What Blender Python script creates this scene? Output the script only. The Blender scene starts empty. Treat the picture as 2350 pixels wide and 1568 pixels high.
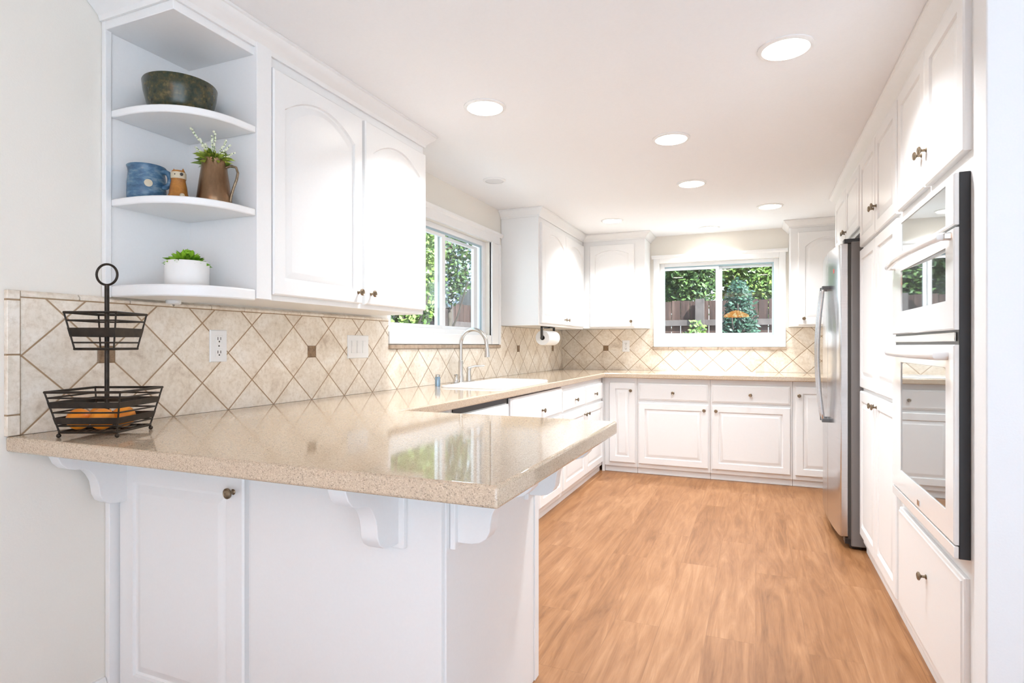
import bpy, bmesh, math, random
from mathutils import Vector, Matrix
R = math.radians
sc = bpy.context.scene
C = sc.collection

# ------------------------------------------------------------ camera, world, light, exposure
cam_d = bpy.data.cameras.new('camera'); cam = bpy.data.objects.new('camera', cam_d); C.objects.link(cam)
cam.location = (0, 0, 1.17); cam.rotation_euler = (R(90), 0, R(22.6))
cam_d.sensor_width = 36; cam_d.lens = 1343/2350*36; cam_d.shift_y = 9/2350; cam_d.clip_start = .02
sc.camera = cam
sc.view_settings.view_transform = 'Standard'; sc.view_settings.look = 'None'
sc.view_settings.gamma = 1; sc.view_settings.use_curve_mapping = False
sc.view_settings.exposure = 0.48

w = bpy.data.worlds.new('sky'); sc.world = w; w.use_nodes = True
wn = w.node_tree.nodes; wl = w.node_tree.links
bg = wn['Background']; bg.inputs[1].default_value = 2.6
tc = wn.new('ShaderNodeTexCoord'); sp = wn.new('ShaderNodeSeparateXYZ'); cr = wn.new('ShaderNodeValToRGB')
wl.new(tc.outputs['Generated'], sp.inputs[0]); wl.new(sp.outputs[2], cr.inputs[0]); wl.new(cr.outputs[0], bg.inputs[0])
cr.color_ramp.elements[0].position = 0.0; cr.color_ramp.elements[0].color = (.86, .93, 1, 1)
cr.color_ramp.elements[1].position = .7; cr.color_ramp.elements[1].color = (.55, .75, 1, 1)

def area(name, loc, rot, sx, sy, power, col, shape='RECTANGLE', parent=None):
    l = bpy.data.lights.new(name, 'AREA'); l.shape = shape; l.size = sx; l.size_y = sy; l.energy = power; l.color = col
    o = bpy.data.objects.new(name, l); C.objects.link(o); o.location = loc; o.rotation_euler = rot
    if parent: o.parent = parent
    return o
# added fill behind the photographer for cool daylight; no opening is seen there
area('rear_fill_light', (1.98, -3.19, 1.06), (R(90), 0, 0), 2.2, 2.0, 11, (.48, .74, 1.0))
area('side_fill_light', (3.19, -2.15, 1.06), (R(90), 0, R(90)), 1.6, 2.0, 8, (.80, .90, 1.0))  # added side fill to help brighten the ceiling
sun = bpy.data.lights.new('sun', 'SUN'); sun.energy = 16.0; sun.angle = R(1.5); sun.color = (.95, .98, 1)
so = bpy.data.objects.new('sun', sun); C.objects.link(so); so.rotation_euler = Vector((-.62, .42, -.85)).to_track_quat('-Z', 'Y').to_euler()
LAMP_W = 9.2; LAMP_E = 14.0

# ------------------------------------------------------------ geometry helpers
def frame(axis, plane, sgn):
    """a along the wall, b outwards, c up"""
    if axis == 'Y': return lambda a, b, c: (plane+sgn*b, a, c)
    return lambda a, b, c: (a, plane+sgn*b, c)

class MB:
    def __init__(s): s.v = []; s.f = []
    def quad(s, pts): n = len(s.v); s.v += [tuple(p) for p in pts]; s.f.append(list(range(n, n+len(pts)))); return s
    def box(s, x0, x1, y0, y1, z0, z1, fr=None):
        fr = fr or (lambda a, b, c: (a, b, c)); n = len(s.v)
        for z in (z0, z1):
            for (x, y) in ((x0, y0), (x1, y0), (x1, y1), (x0, y1)): s.v.append(fr(x, y, z))
        for f in ((0, 3, 2, 1), (4, 5, 6, 7), (0, 1, 5, 4), (1, 2, 6, 5), (2, 3, 7, 6), (3, 0, 4, 7)): s.f.append([n+i for i in f])
        return s
    def loft(s, rings, cap0=True, cap1=True, closed=True):
        n = len(s.v); m = len(rings[0])
        for r in rings: s.v += [tuple(p) for p in r]
        for i in range(len(rings)-1):
            for j in range(m if closed else m-1):
                k = (j+1) % m; s.f.append([n+i*m+j, n+i*m+k, n+(i+1)*m+k, n+(i+1)*m+j])
        if cap0: s.f.append([n+j for j in range(m)][::-1])
        if cap1: s.f.append([n+(len(rings)-1)*m+j for j in range(m)])
        return s
    def prism(s, poly, a0, a1, fr):
        """poly of (b, c), extruded along a"""
        return s.loft([[fr(a0, b, c) for b, c in poly], [fr(a1, b, c) for b, c in poly]])
    def prismz(s, poly, z0, z1): return s.loft([[(x, y, z0) for x, y in poly], [(x, y, z1) for x, y in poly]])
    def lathe(s, prof, o, axis=(0, 0, 1), n=24, cap0=True, cap1=True):
        ax = Vector(axis).normalized(); t = ax.orthogonal().normalized(); b = ax.cross(t); o = Vector(o)
        return s.loft([[o+ax*h+(t*math.cos(2*math.pi*i/n)+b*math.sin(2*math.pi*i/n))*r for i in range(n)] for r, h in prof], cap0, cap1)
    def tube(s, path, r, n=8, closed=False):
        P = [Vector(p) for p in path]; rings = []; m = len(P)
        rr = r if isinstance(r, (list, tuple)) else [r]*m
        ref = None
        for i, p in enumerate(P):
            if closed: t = (P[(i+1) % m]-P[i-1])
            else: t = (P[min(i+1, m-1)]-P[max(i-1, 0)])
            t.normalize()
            if ref is None: ref = t.orthogonal().normalized()
            u = (ref-t*ref.dot(t))
            u = u.normalized() if u.length > 1e-5 else t.orthogonal().normalized()
            ref = u; v = t.cross(u)
            rings.append([p+(u*math.cos(2*math.pi*k/n)+v*math.sin(2*math.pi*k/n))*rr[i] for k in range(n)])
        if closed: rings.append(rings[0])
        return s.loft(rings, not closed, not closed)
    def sphere(s, o, r, n=16, m=10, sq=(1, 1, 1)):
        rings = []
        for i in range(m+1):
            a = math.pi*i/m; rr = max(math.sin(a), .001)
            rings.append([(o[0]+r*sq[0]*rr*math.cos(2*math.pi*k/n), o[1]+r*sq[1]*rr*math.sin(2*math.pi*k/n), o[2]-r*sq[2]*math.cos(a)) for k in range(n)])
        return s.loft(rings)

def obj(name, mb, m, parent=None, bevel=0, smooth=None, merge=False, seg=2):
    me = bpy.data.meshes.new(name)
    off = Vector((0, 0, 0)); p = parent
    while p is not None: off += Vector(p.location); p = p.parent
    me.from_pydata([tuple(Vector(v)-off) for v in mb.v], [], mb.f)
    bm = bmesh.new(); bm.from_mesh(me)
    if merge: bmesh.ops.remove_doubles(bm, verts=bm.verts, dist=1e-5)
    bmesh.ops.recalc_face_normals(bm, faces=bm.faces); bm.to_mesh(me); bm.free()
    me.materials.append(m)
    o = bpy.data.objects.new(name, me); C.objects.link(o)
    if parent is not None: o.parent = parent
    if smooth is not None:
        for f in me.polygons: f.use_smooth = True
        me.set_sharp_from_angle(angle=R(smooth))
    if bevel:
        b = o.modifiers.new('bevel', 'BEVEL'); b.width = bevel; b.segments = seg; b.limit_method = 'ANGLE'; b.angle_limit = R(40)
        if smooth is None:
            for f in me.polygons: f.use_smooth = True
            me.set_sharp_from_angle(angle=R(30))
            b.harden_normals = False
    return o
def tag(o, label=None, cat=None, group=None, kind=None):
    if label: o['label'] = label
    if cat: o['category'] = cat
    if group: o['group'] = group
    if kind: o['kind'] = kind
    return o
def thing(name, label, cat, loc, group=None):
    o = bpy.data.objects.new(name, None); C.objects.link(o); o.location = loc; o.empty_display_size = .05
    return tag(o, label, cat, group)
def struct(name, mb, m, label=None, cat=None, parent=None, **k):
    o = obj(name, mb, m, parent, **k)
    if parent is None: tag(o, label, cat, kind='structure')
    return o

# ------------------------------------------------------------ materials
def mat(name, col, rough=.5, metal=0.0, spec=.5, bump=0, bscale=50, coat=0):
    m = bpy.data.materials.new(name); m.use_nodes = True; n = m.node_tree.nodes; l = m.node_tree.links
    p = n['Principled BSDF']; p.inputs['Base Color'].default_value = (*col, 1); p.inputs['Roughness'].default_value = rough
    p.inputs['Metallic'].default_value = metal; p.inputs['Specular IOR Level'].default_value = spec
    if coat: p.inputs['Coat Weight'].default_value = coat
    t = n.new('ShaderNodeTexCoord'); nz = n.new('ShaderNodeTexNoise'); nz.inputs['Scale'].default_value = bscale; nz.inputs['Detail'].default_value = 3
    l.new(t.outputs['Object'], nz.inputs['Vector'])
    # faint procedural variation of the surface colour
    mx = n.new('ShaderNodeMix'); mx.data_type = 'RGBA'; mx.inputs[6].default_value = (*col, 1); mx.inputs[7].default_value = (*[c*.965 for c in col], 1)
    l.new(nz.outputs['Fac'], mx.inputs[0]); l.new(mx.outputs[2], p.inputs['Base Color'])
    if bump:
        b = n.new('ShaderNodeBump'); b.inputs['Strength'].default_value = bump; b.inputs['Distance'].default_value = .002
        l.new(nz.outputs['Fac'], b.inputs['Height']); l.new(b.outputs[0], p.inputs['Normal'])
    return m
def ramp(n, stops):
    r = n.new('ShaderNodeValToRGB'); e = r.color_ramp.elements
    e[0].position, e[0].color = stops[0][0], (*stops[0][1], 1); e[1].position, e[1].color = stops[-1][0], (*stops[-1][1], 1)
    for p, c in stops[1:-1]: x = e.new(p); x.color = (*c, 1)
    return r
def math_n(n, l, op, a, b=None):
    x = n.new('ShaderNodeMath'); x.operation = op
    for i, q in enumerate((a, b)):
        if q is None: continue
        if isinstance(q, (int, float)): x.inputs[i].default_value = q
        else: l.new(q, x.inputs[i])
    return x.outputs[0]

def mat_tile(name, axis, origin, grid=True, p0=.236, q0=.226):
    m = bpy.data.materials.new(name); m.use_nodes = True; n = m.node_tree.nodes; l = m.node_tree.links; P = n['Principled BSDF']
    g = n.new('ShaderNodeNewGeometry'); s = n.new('ShaderNodeSeparateXYZ'); l.new(g.outputs['Position'], s.inputs[0])
    nz = n.new('ShaderNodeTexNoise'); nz.inputs['Scale'].default_value = 9; nz.inputs['Detail'].default_value = 8; nz.inputs['Roughness'].default_value = .65; nz.inputs['Distortion'].default_value = .6
    l.new(g.outputs['Position'], nz.inputs['Vector'])
    stone = ramp(n, [(.26, (.60, .49, .38)), (.42, (.82, .725, .60)), (.56, (.90, .82, .71)), (.75, (.95, .90, .82))])
    l.new(nz.outputs['Fac'], stone.inputs[0])
    P.inputs['Roughness'].default_value = .32
    nf = n.new('ShaderNodeTexNoise'); nf.inputs['Scale'].default_value = 55; nf.inputs['Detail'].default_value = 5; nf.inputs['Roughness'].default_value = .7; l.new(g.outputs['Position'], nf.inputs['Vector'])
    fm = n.new('ShaderNodeMix'); fm.data_type = 'RGBA'; fm.blend_type = 'MULTIPLY'; fr_ = ramp(n, [(.32, (.80, .76, .70)), (.55, (1, 1, 1))]); l.new(nf.outputs['Fac'], fr_.inputs[0]); fm.inputs[0].default_value = .8; l.new(stone.outputs[0], fm.inputs[6]); l.new(fr_.outputs[0], fm.inputs[7])
    out = fm.outputs[2]
    if grid:
        a = math_n(n, l, 'DIVIDE', math_n(n, l, 'SUBTRACT', s.outputs[axis], origin), p0)
        c = math_n(n, l, 'DIVIDE', math_n(n, l, 'SUBTRACT', s.outputs[2], .915), q0)
        u = math_n(n, l, 'ADD', a, c); v = math_n(n, l, 'SUBTRACT', a, c)
        du = math_n(n, l, 'PINGPONG', u, .5); dv = math_n(n, l, 'PINGPONG', v, .5)
        d = math_n(n, l, 'MINIMUM', du, dv)
        # per tile tone
        cx = n.new('ShaderNodeCombineXYZ'); l.new(math_n(n, l, 'FLOOR', u), cx.inputs[0]); l.new(math_n(n, l, 'FLOOR', v), cx.inputs[1])
        wn_ = n.new('ShaderNodeTexWhiteNoise'); l.new(cx.outputs[0], wn_.inputs['Vector'])
        hs = n.new('ShaderNodeHueSaturation'); l.new(out, hs.inputs['Color'])
        l.new(math_n(n, l, 'ADD', math_n(n, l, 'MULTIPLY', wn_.outputs['Value'], .10), .94), hs.inputs['Value'])
        mr = n.new('ShaderNodeMapRange'); l.new(d, mr.inputs[0]); mr.inputs[1].default_value = .010; mr.inputs[2].default_value = .020
        mx = n.new('ShaderNodeMix'); mx.data_type = 'RGBA'; l.new(mr.outputs[0], mx.inputs[0]); mx.inputs[6].default_value = (.36, .235, .13, 1); l.new(hs.outputs[0], mx.inputs[7])
        l.new(mx.outputs[2], P.inputs['Base Color'])
        b = n.new('ShaderNodeBump'); b.inputs['Strength'].default_value = .5; b.inputs['Distance'].default_value = .002
        mr2 = n.new('ShaderNodeMapRange'); l.new(d, mr2.inputs[0]); mr2.inputs[1].default_value = .008; mr2.inputs[2].default_value = .045; mr2.interpolation_type = 'SMOOTHSTEP'
        l.new(mr2.outputs[0], b.inputs['Height']); l.new(b.outputs[0], P.inputs['Normal'])
    else:
        l.new(out, P.inputs['Base Color'])
    return m

def mat_floor():
    m = bpy.data.materials.new('oak_laminate'); m.use_nodes = True; n = m.node_tree.nodes; l = m.node_tree.links; P = n['Principled BSDF']
    g = n.new('ShaderNodeNewGeometry'); s = n.new('ShaderNodeSeparateXYZ'); l.new(g.outputs['Position'], s.inputs[0])
    c = n.new('ShaderNodeCombineXYZ'); l.new(s.outputs[1], c.inputs[0]); l.new(s.outputs[0], c.inputs[1])
    b = n.new('ShaderNodeTexBrick'); l.new(c.outputs[0], b.inputs['Vector']); b.inputs['Scale'].default_value = 1
    b.inputs['Brick Width'].default_value = 1.24; b.inputs['Row Height'].default_value = .185; b.inputs['Mortar Size'].default_value = .0009
    b.inputs['Color1'].default_value = (0, 0, 0, 1); b.inputs['Color2'].default_value = (1, 1, 1, 1); b.inputs['Mortar'].default_value = (.0, .0, .0, 1); b.offset = .37
    # long grain: noise stretched along the boards, shifted from board to board
    vm = n.new('ShaderNodeVectorMath'); vm.operation = 'MULTIPLY'; l.new(c.outputs[0], vm.inputs[0]); vm.inputs[1].default_value = (1.5, 15, 1)
    va = n.new('ShaderNodeVectorMath'); va.operation = 'MULTIPLY_ADD'; l.new(b.outputs['Color'], va.inputs[0]); va.inputs[1].default_value = (17, 9, 5); l.new(vm.outputs[0], va.inputs[2])
    n1 = n.new('ShaderNodeTexNoise'); n1.inputs['Scale'].default_value = 1.0; n1.inputs['Detail'].default_value = 7; n1.inputs['Roughness'].default_value = .62; n1.inputs['Distortion'].default_value = 1.7; l.new(va.outputs[0], n1.inputs['Vector'])
    vm2 = n.new('ShaderNodeVectorMath'); vm2.operation = 'MULTIPLY'; l.new(c.outputs[0], vm2.inputs[0]); vm2.inputs[1].default_value = (9, 160, 1)
    n2 = n.new('ShaderNodeTexNoise'); n2.inputs['Scale'].default_value = 1.0; n2.inputs['Detail'].default_value = 4; l.new(vm2.outputs[0], n2.inputs['Vector'])
    vm3 = n.new('ShaderNodeVectorMath'); vm3.operation = 'MULTIPLY'; l.new(c.outputs[0], vm3.inputs[0]); vm3.inputs[1].default_value = (3.5, 9, 1)
    n3 = n.new('ShaderNodeTexNoise'); n3.inputs['Scale'].default_value = 1.0; n3.inputs['Detail'].default_value = 3; l.new(vm3.outputs[0], n3.inputs['Vector'])
    t = math_n(n, l, 'ADD', math_n(n, l, 'MULTIPLY', n1.outputs['Fac'], .62), math_n(n, l, 'MULTIPLY', n2.outputs['Fac'], .14))
    t = math_n(n, l, 'ADD', t, math_n(n, l, 'MULTIPLY', n3.outputs['Fac'], .18))
    t = math_n(n, l, 'ADD', t, math_n(n, l, 'MULTIPLY', math_n(n, l, 'SUBTRACT', b.outputs['Color'], .5), .075))
    r = ramp(n, [(.28, (.17, .068, .020)), (.42, (.265, .115, .042)), (.52, (.325, .152, .062)), (.68, (.43, .225, .108))])
    l.new(t, r.inputs[0])
    mx = n.new('ShaderNodeMix'); mx.data_type = 'RGBA'; l.new(math_n(n, l, 'MULTIPLY', b.outputs['Fac'], .45), mx.inputs[0]); l.new(r.outputs[0], mx.inputs[6]); mx.inputs[7].default_value = (.16, .07, .03, 1)
    l.new(mx.outputs[2], P.inputs['Base Color']); P.inputs['Roughness'].default_value = .42; P.inputs['Specular IOR Level'].default_value = .3
    bp = n.new('ShaderNodeBump'); bp.inputs['Strength'].default_value = .12; bp.inputs['Distance'].default_value = .001; l.new(t, bp.inputs['Height']); l.new(bp.outputs[0], P.inputs['Normal'])
    return m

def mat_quartz():
    m = bpy.data.materials.new('speckled_quartz'); m.use_nodes = True; n = m.node_tree.nodes; l = m.node_tree.links; P = n['Principled BSDF']
    t = n.new('ShaderNodeNewGeometry')
    v = n.new('ShaderNodeTexVoronoi'); v.inputs['Scale'].default_value = 520; l.new(t.outputs['Position'], v.inputs['Vector'])
    nz = n.new('ShaderNodeTexNoise'); nz.inputs['Scale'].default_value = 2.2; l.new(t.outputs['Position'], nz.inputs['Vector'])
    s = n.new('ShaderNodeSeparateColor'); l.new(v.outputs['Color'], s.inputs[0])
    r = ramp(n, [(.0, (.30, .23, .17)), (.2, (.53, .41, .295)), (.85, (.60, .47, .335)), (1, (.72, .59, .45))]); l.new(s.outputs[0], r.inputs[0])
    l.new(r.outputs[0], P.inputs['Base Color']); P.inputs['Roughness'].default_value = .06; P.inputs['Specular IOR Level'].default_value = .8
    return m

def mat_glass():
    m = bpy.data.materials.new('window_glass'); m.use_nodes = True; n = m.node_tree.nodes; l = m.node_tree.links
    n.remove(n['Principled BSDF']); o = n['Material Output']
    tr = n.new('ShaderNodeBsdfTransparent'); tr.inputs[0].default_value = (.93, .97, .96, 1); gl = n.new('ShaderNodeBsdfGlossy'); gl.inputs['Roughness'].default_value = 0
    f = n.new('ShaderNodeLayerWeight'); f.inputs[0].default_value = .5; mx = n.new('ShaderNodeMixShader')
    l.new(math_n(n, l, 'ADD', math_n(n, l, 'MULTIPLY', math_n(n, l, 'POWER', f.outputs['Facing'], 5), .9), .032), mx.inputs[0]); l.new(tr.outputs[0], mx.inputs[1]); l.new(gl.outputs[0], mx.inputs[2]); l.new(mx.outputs[0], o.inputs[0])
    return m
def mat_emit(name, col, st):
    m = bpy.data.materials.new(name); m.use_nodes = True; P = m.node_tree.nodes['Principled BSDF']
    P.inputs['Base Color'].default_value = (*col, 1); P.inputs['Emission Color'].default_value = (*col, 1); P.inputs['Emission Strength'].default_value = st
    return m
def mat_noise(name, stops, scale, rough=.6, detail=5, stretch=(1, 1, 1), metal=0, bump=0, spec=.5):
    m = bpy.data.materials.new(name); m.use_nodes = True; n = m.node_tree.nodes; l = m.node_tree.links; P = n['Principled BSDF']
    t = n.new('ShaderNodeNewGeometry'); vm = n.new('ShaderNodeVectorMath'); vm.operation = 'MULTIPLY'; vm.inputs[1].default_value = stretch; l.new(t.outputs['Position'], vm.inputs[0])
    nz = n.new('ShaderNodeTexNoise'); nz.inputs['Scale'].default_value = scale; nz.inputs['Detail'].default_value = detail; nz.inputs['Roughness'].default_value = .65; l.new(vm.outputs[0], nz.inputs['Vector'])
    r = ramp(n, stops); l.new(nz.outputs['Fac'], r.inputs[0]); l.new(r.outputs[0], P.inputs['Base Color'])
    P.inputs['Roughness'].default_value = rough; P.inputs['Metallic'].default_value = metal; P.inputs['Specular IOR Level'].default_value = spec
    if bump:
        b = n.new('ShaderNodeBump'); b.inputs['Strength'].default_value = bump; b.inputs['Distance'].default_value = .003; l.new(nz.outputs['Fac'], b.inputs['Height']); l.new(b.outputs[0], P.inputs['Normal'])
    return m
def mat_leaf(name, dark, light):
    m = bpy.data.materials.new(name); m.use_nodes = True; n = m.node_tree.nodes; l = m.node_tree.links; P = n['Principled BSDF']
    g = n.new('ShaderNodeNewGeometry'); r = ramp(n, [(0, dark), (1, light)]); l.new(g.outputs['Random Per Island'], r.inputs[0]); l.new(r.outputs[0], P.inputs['Base Color'])
    P.inputs['Roughness'].default_value = .55
    return m

WHITE = (.88, .878, .87)
M = dict(
    cab=mat('white_cabinet_paint', WHITE, .33, bump=.03, bscale=120), wallp=mat('cream_wall_paint', (.87, .83, .755), .75, bump=.12, bscale=180),
    wallw=mat('white_wall_paint', (.86, .86, .86), .75, bump=.1, bscale=180), ceil=mat('white_ceiling_paint', (.94, .945, .95), .85, bump=.1, bscale=90),
    mount=mat('grey_plastic_mount', (.12, .125, .13), .4), pale=mat('pale_bounce_floor', (.68, .79, .90), .6), trim=mat('white_trim_paint', (.87, .865, .85), .35), vinyl=mat('white_vinyl', (.88, .89, .90), .3), track=mat('blue_grey_track', (.42, .56, .62), .4),
    floor=mat_floor(), quartz=mat_quartz(), tileL=mat_tile('diagonal_travertine_left', 1, 1.0), tileF=mat_tile('diagonal_travertine_far', 0, -1.449),
    tilep=mat_tile('plain_travertine', 1, 0, grid=False), grout=mat('tan_grout', (.40, .27, .16), .9),
    accent=mat_noise('bronze_accent_tile', [(.3, (.15, .085, .04)), (.7, (.34, .22, .12))], 60, .35), sillt=mat_noise('brown_sill_tile', [(.3, (.34, .24, .16)), (.7, (.52, .40, .30))], 30, .4),
    knob=mat_noise('aged_bronze', [(.3, (.14, .10, .065)), (.7, (.36, .28, .19))], 90, .32, metal=.85), chrome=mat('brushed_nickel', (.62, .60, .57), .2, 1),
    steel=mat_noise('brushed_stainless', [(.3, (.55, .55, .56)), (.7, (.66, .66, .67))], 6, .2, stretch=(1, 1, 60), metal=1), greyside=mat('grey_painted_steel', (.20, .185, .18), .45),
    dark=mat('black_trim', (.022, .022, .025), .35), gasket=mat('dark_gasket', (.055, .05, .045), .5), mirror=mat('oven_window_glass', (.42, .45, .46), .02, .85),
    appl=mat('white_enamel', (.90, .90, .89), .16, coat=.3), glass=mat_glass(), iron=mat_noise('dark_bronze_wire', [(.3, (.012, .009, .007)), (.7, (.045, .032, .022))], 40, .38, metal=.6),
    orange=mat_noise('orange_peel', [(.3, (.85, .22, .01)), (.7, (1.0, .38, .03))], 25, .42, bump=.25), stem=mat('green_stem', (.12, .2, .05), .6),
    bowl=mat_noise('mottled_olive_glaze', [(.30, (.010, .011, .005)), (.45, (.028, .038, .020)), (.55, (.055, .050, .020)), (.70, (.15, .115, .045))], 55, .22, detail=8),
    mug=mat_noise('blue_glaze', [(.3, (.025, .075, .15)), (.5, (.065, .15, .25)), (.75, (.22, .32, .38))], 28, .25, stretch=(1, 1, 2.5)),
    ochre=mat_noise('ochre_glaze', [(.3, (.22, .075, .01)), (.7, (.48, .20, .035))], 40, .35), cream=mat('cream_glaze', (.6, .52, .38), .4), ink=mat('dark_glaze', (.05, .045, .04), .4),
    copper=mat_noise('aged_copper', [(.3, (.11, .058, .028)), (.7, (.33, .20, .11))], 14, .3, stretch=(1, 1, .3), metal=.75), pot=mat('matt_white_ceramic', (.85, .84, .82), .5),
    leafj=mat_leaf('fern_leaf', (.06, .12, .01), (.42, .50, .06)), blossom=mat('pale_blossom', (.80, .83, .62), .7), leafs=mat_leaf('succulent_leaf', (.07, .22, .005), (.35, .62, .04)), soil=mat('dark_soil', (.05, .035, .025), .9),
    plastic=mat('white_plastic', (.88, .88, .87), .3), slot=mat('dark_slot', (.10, .09, .08), .6), paper=mat('paper_towel', (.88, .875, .86), .9, bump=.3), card=mat('grey_cardboard', (.25, .24, .23), .9),
    sink=mat('white_sink_enamel', (.93, .93, .93), .12, coat=.4), hob=mat('white_glass_hob', (.90, .90, .90), .08), hobring=mat('grey_hob_ring', (.55, .55, .55), .2), red=mat('red_plastic', (.62, .04, .03), .4), soap=mat('blue_grey_soap', (.25, .36, .46), .15, .6),
    lamp=mat_emit('lamp_lens', (1, .93, .82), LAMP_E), lampoff=mat('frosted_lens', (.78, .78, .78), .6), amber=mat_emit('amber_glass', (1, .42, .10), 9), brass=mat('dark_brass', (.2, .13, .06), .3, 1),
    fence=mat_noise('weathered_cedar', [(.3, (.022, .009, .007)), (.55, (.065, .031, .023)), (.75, (.13, .075, .060))], 5, .85, stretch=(4, 4, .5)), rail=mat_noise('grey_cedar', [(.3, (.065, .048, .045)), (.7, (.13, .10, .093))], 7, .85),
    grass=mat_noise('lawn_grass', [(.3, (.05, .10, .02)), (.7, (.14, .24, .05))], 30, .9), bark=mat_noise('tree_bark', [(.3, (.04, .03, .025)), (.7, (.13, .10, .08))], 20, .9, stretch=(3, 3, .6)),
    lf_dark=mat_leaf('dark_foliage', (.008, .016, .006), (.06, .08, .03)), lf_mid=mat_leaf('mid_foliage', (.010, .032, .006), (.085, .15, .03)), lf_lime=mat_leaf('lime_foliage', (.045, .10, .012), (.17, .25, .045)), lf_blue=mat_leaf('blue_green_foliage', (.006, .026, .015), (.03, .085, .045)),
    shed=mat_noise('dark_grey_siding', [(.3, (.03, .028, .028)), (.7, (.06, .055, .055))], 8, .8, stretch=(1, 1, 6)), shedroof=mat('brown_shingle', (.12, .07, .05), .9), petal=mat('pale_blue_blossom', (.40, .47, .55), .7), yard_bounce=mat('pale_bounce_ground', (.66, .66, .64), .9))

# ------------------------------------------------------------ dimensions of the room
XL, YF, ZC = -1.938, 6.05, 2.274
XR, YP = 1.20, 1.995
CT = .915
FL = frame('Y', XL, 1)            # on the left wall
FF = frame('X', YF, -1)           # on the far wall

# ------------------------------------------------------------ room shell
struct('floor', MB().box(XL-.15, 3.35, .5, YF+.15, -.05, 0), M['floor'], 'orange-toned oak laminate floor with long boards running to the far wall', 'floor')
struct('floor_dining_bounce', MB().box(XL-.15, 3.35, -3.3, .4995, -.05, 0), M['pale'], 'unseen dining floor, made pale to bounce sunlight onto the ceiling', 'floor')  # pale reflector floor added behind the camera to throw sunlight upward
struct('ceiling', MB().box(XL-.15, 3.35, -3.3, YF+.15, ZC, ZC+.1), M['ceil'], 'smooth white ceiling with recessed lights', 'ceiling')
WL = (2.805, 4.19, 1.25, 1.985)     # left window opening: y0, y1, z0, z1
WF = (-.90, .205, 1.235, 2.0)       # far window opening: x0, x1, z0, z1
b = MB()
b.box(XL-.15, XL, -3.3, WL[0], 0, ZC).box(XL-.15, XL, WL[1], YF+.15, 0, ZC).box(XL-.15, XL, WL[0], WL[1], 0, WL[2]).box(XL-.15, XL, WL[0], WL[1], WL[3], ZC)
struct('wall_left', b, M['wallp'], 'cream painted wall on the left with a window above the sink', 'wall')
b = MB()
b.box(XL, WF[0], YF, YF+.15, 0, ZC).box(WF[1], XR+.1, YF, YF+.15, 0, ZC).box(WF[0], WF[1], YF, YF+.15, 0, WF[2]).box(WF[0], WF[1], YF, YF+.15, WF[3], ZC)
struct('wall_back', b, M['wallp'], 'cream painted far wall with a two-pane window', 'wall')
struct('wall_right', MB().box(XR, XR+.1, YP, YF, 0, ZC), M['wallw'], 'white wall behind the refrigerator and tall cabinets', 'wall')
struct('wall_partition', MB().box(.56, 3.2, 1.90, YP, 0, ZC), M['wallw'], 'plain white partition wall at the right edge beside the oven cabinet', 'wall', bevel=.004)
struct('wall_side', MB().box(3.2, 3.35, -3.3, -2.95, 0, ZC).box(3.2, 3.35, -1.35, YP, 0, ZC).box(3.2, 3.35, -2.95, -1.35, 2.08, ZC), M['wallw'], 'white wall of the dining area', 'wall')  # unseen doorway added so sun reaches the bounce floor
b = MB(); b.box(XL, .86, -3.3, -3.2, 0, ZC).box(3.1, 3.2, -3.3, -3.2, 0, ZC).box(.86, 3.1, -3.3, -3.2, 2.08, ZC)
struct('wall_front', b, M['wallw'], 'white wall with a wide opening added for light behind the photographer', 'wall')  # opening is invented to let the rear fill and sun in
struct('baseboard_left', MB().prism([(0, 0), (.014, 0), (.014, .085), (.008, .103), (0, .103)], -3.2, 1.236, FL), M['trim'], 'white baseboard along the left wall', 'baseboard')

# ------------------------------------------------------------ windows
def window(name, fr, w0, w1, z0, z1, panes, casing, label, out=-.055, mull=None, head=True):
    t = thing(name, label, 'window', fr((w0+w1)/2, 0, z0)); t['kind'] = 'structure'
    b = MB(); e = .045
    for (a0, a1, c0, c1) in ((w0, w0+e, z0, z1), (w1-e, w1, z0, z1), (w0+e, w1-e, z0, z0+.035), (w0+e, w1-e, z1-.035, z1)): b.box(a0, a1, out-.03, out+.02, c0, c1, fr)
    obj('window_frame', b, M['vinyl'], t, bevel=.003)
    b = MB(); b.box(w0+e, w1-e, out+.0, out+.008, z1-.05, z1-.035, fr).box(w1-e-.012, w1-e, out-.0, out+.008, z0+.035, z1-.05, fr)
    obj('sash_track', b, M['track'], t)
    for i, (a0, a1, off, st) in enumerate(panes):
        s = MB(); c0, c1 = z0+.035, z1-.05
        s.box(a0, a0+st, out+off-.012, out+off+.012, c0, c1, fr).box(a1-st, a1, out+off-.012, out+off+.012, c0, c1, fr)
        s.box(a0+st, a1-st, out+off-.012, out+off+.012, c0, c0+.022, fr).box(a0+st, a1-st, out+off-.012, out+off+.012, c1-.022, c1, fr)
        so = obj('sash', s, M['vinyl'], t, bevel=.002)
        obj('glass_pane', MB().box(a0+st, a1-st, out+off-.002, out+off+.002, c0+.022, c1-.022, fr), M['glass'], so)
    # casing boards on the wall
    b = MB()
    for (a0, a1, c0, c1) in casing: b.box(a0, a1, 0, .018, c0, c1, fr)
    obj('casing', b, M['trim'], t, bevel=.004)
    return t
wt = window('window_1', FL, WL[0], WL[1], WL[2], WL[3], [(2.86, 3.56, .0, .045), (3.50, 4.12, -.028, .06)],
       [(WL[1]-.0, 4.36, 1.178, 1.985), (2.82, 4.36, 1.985, 2.05), (WL[0]+.001, 4.19, 1.178, 1.25)], 'white sliding window above the kitchen sink on the left wall')
b = MB(); b.prism([(0, 2.045), (.018, 2.045), (.03, 2.06), (.034, 2.075), (0, 2.075)], 2.82, 4.40, FL)
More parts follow.
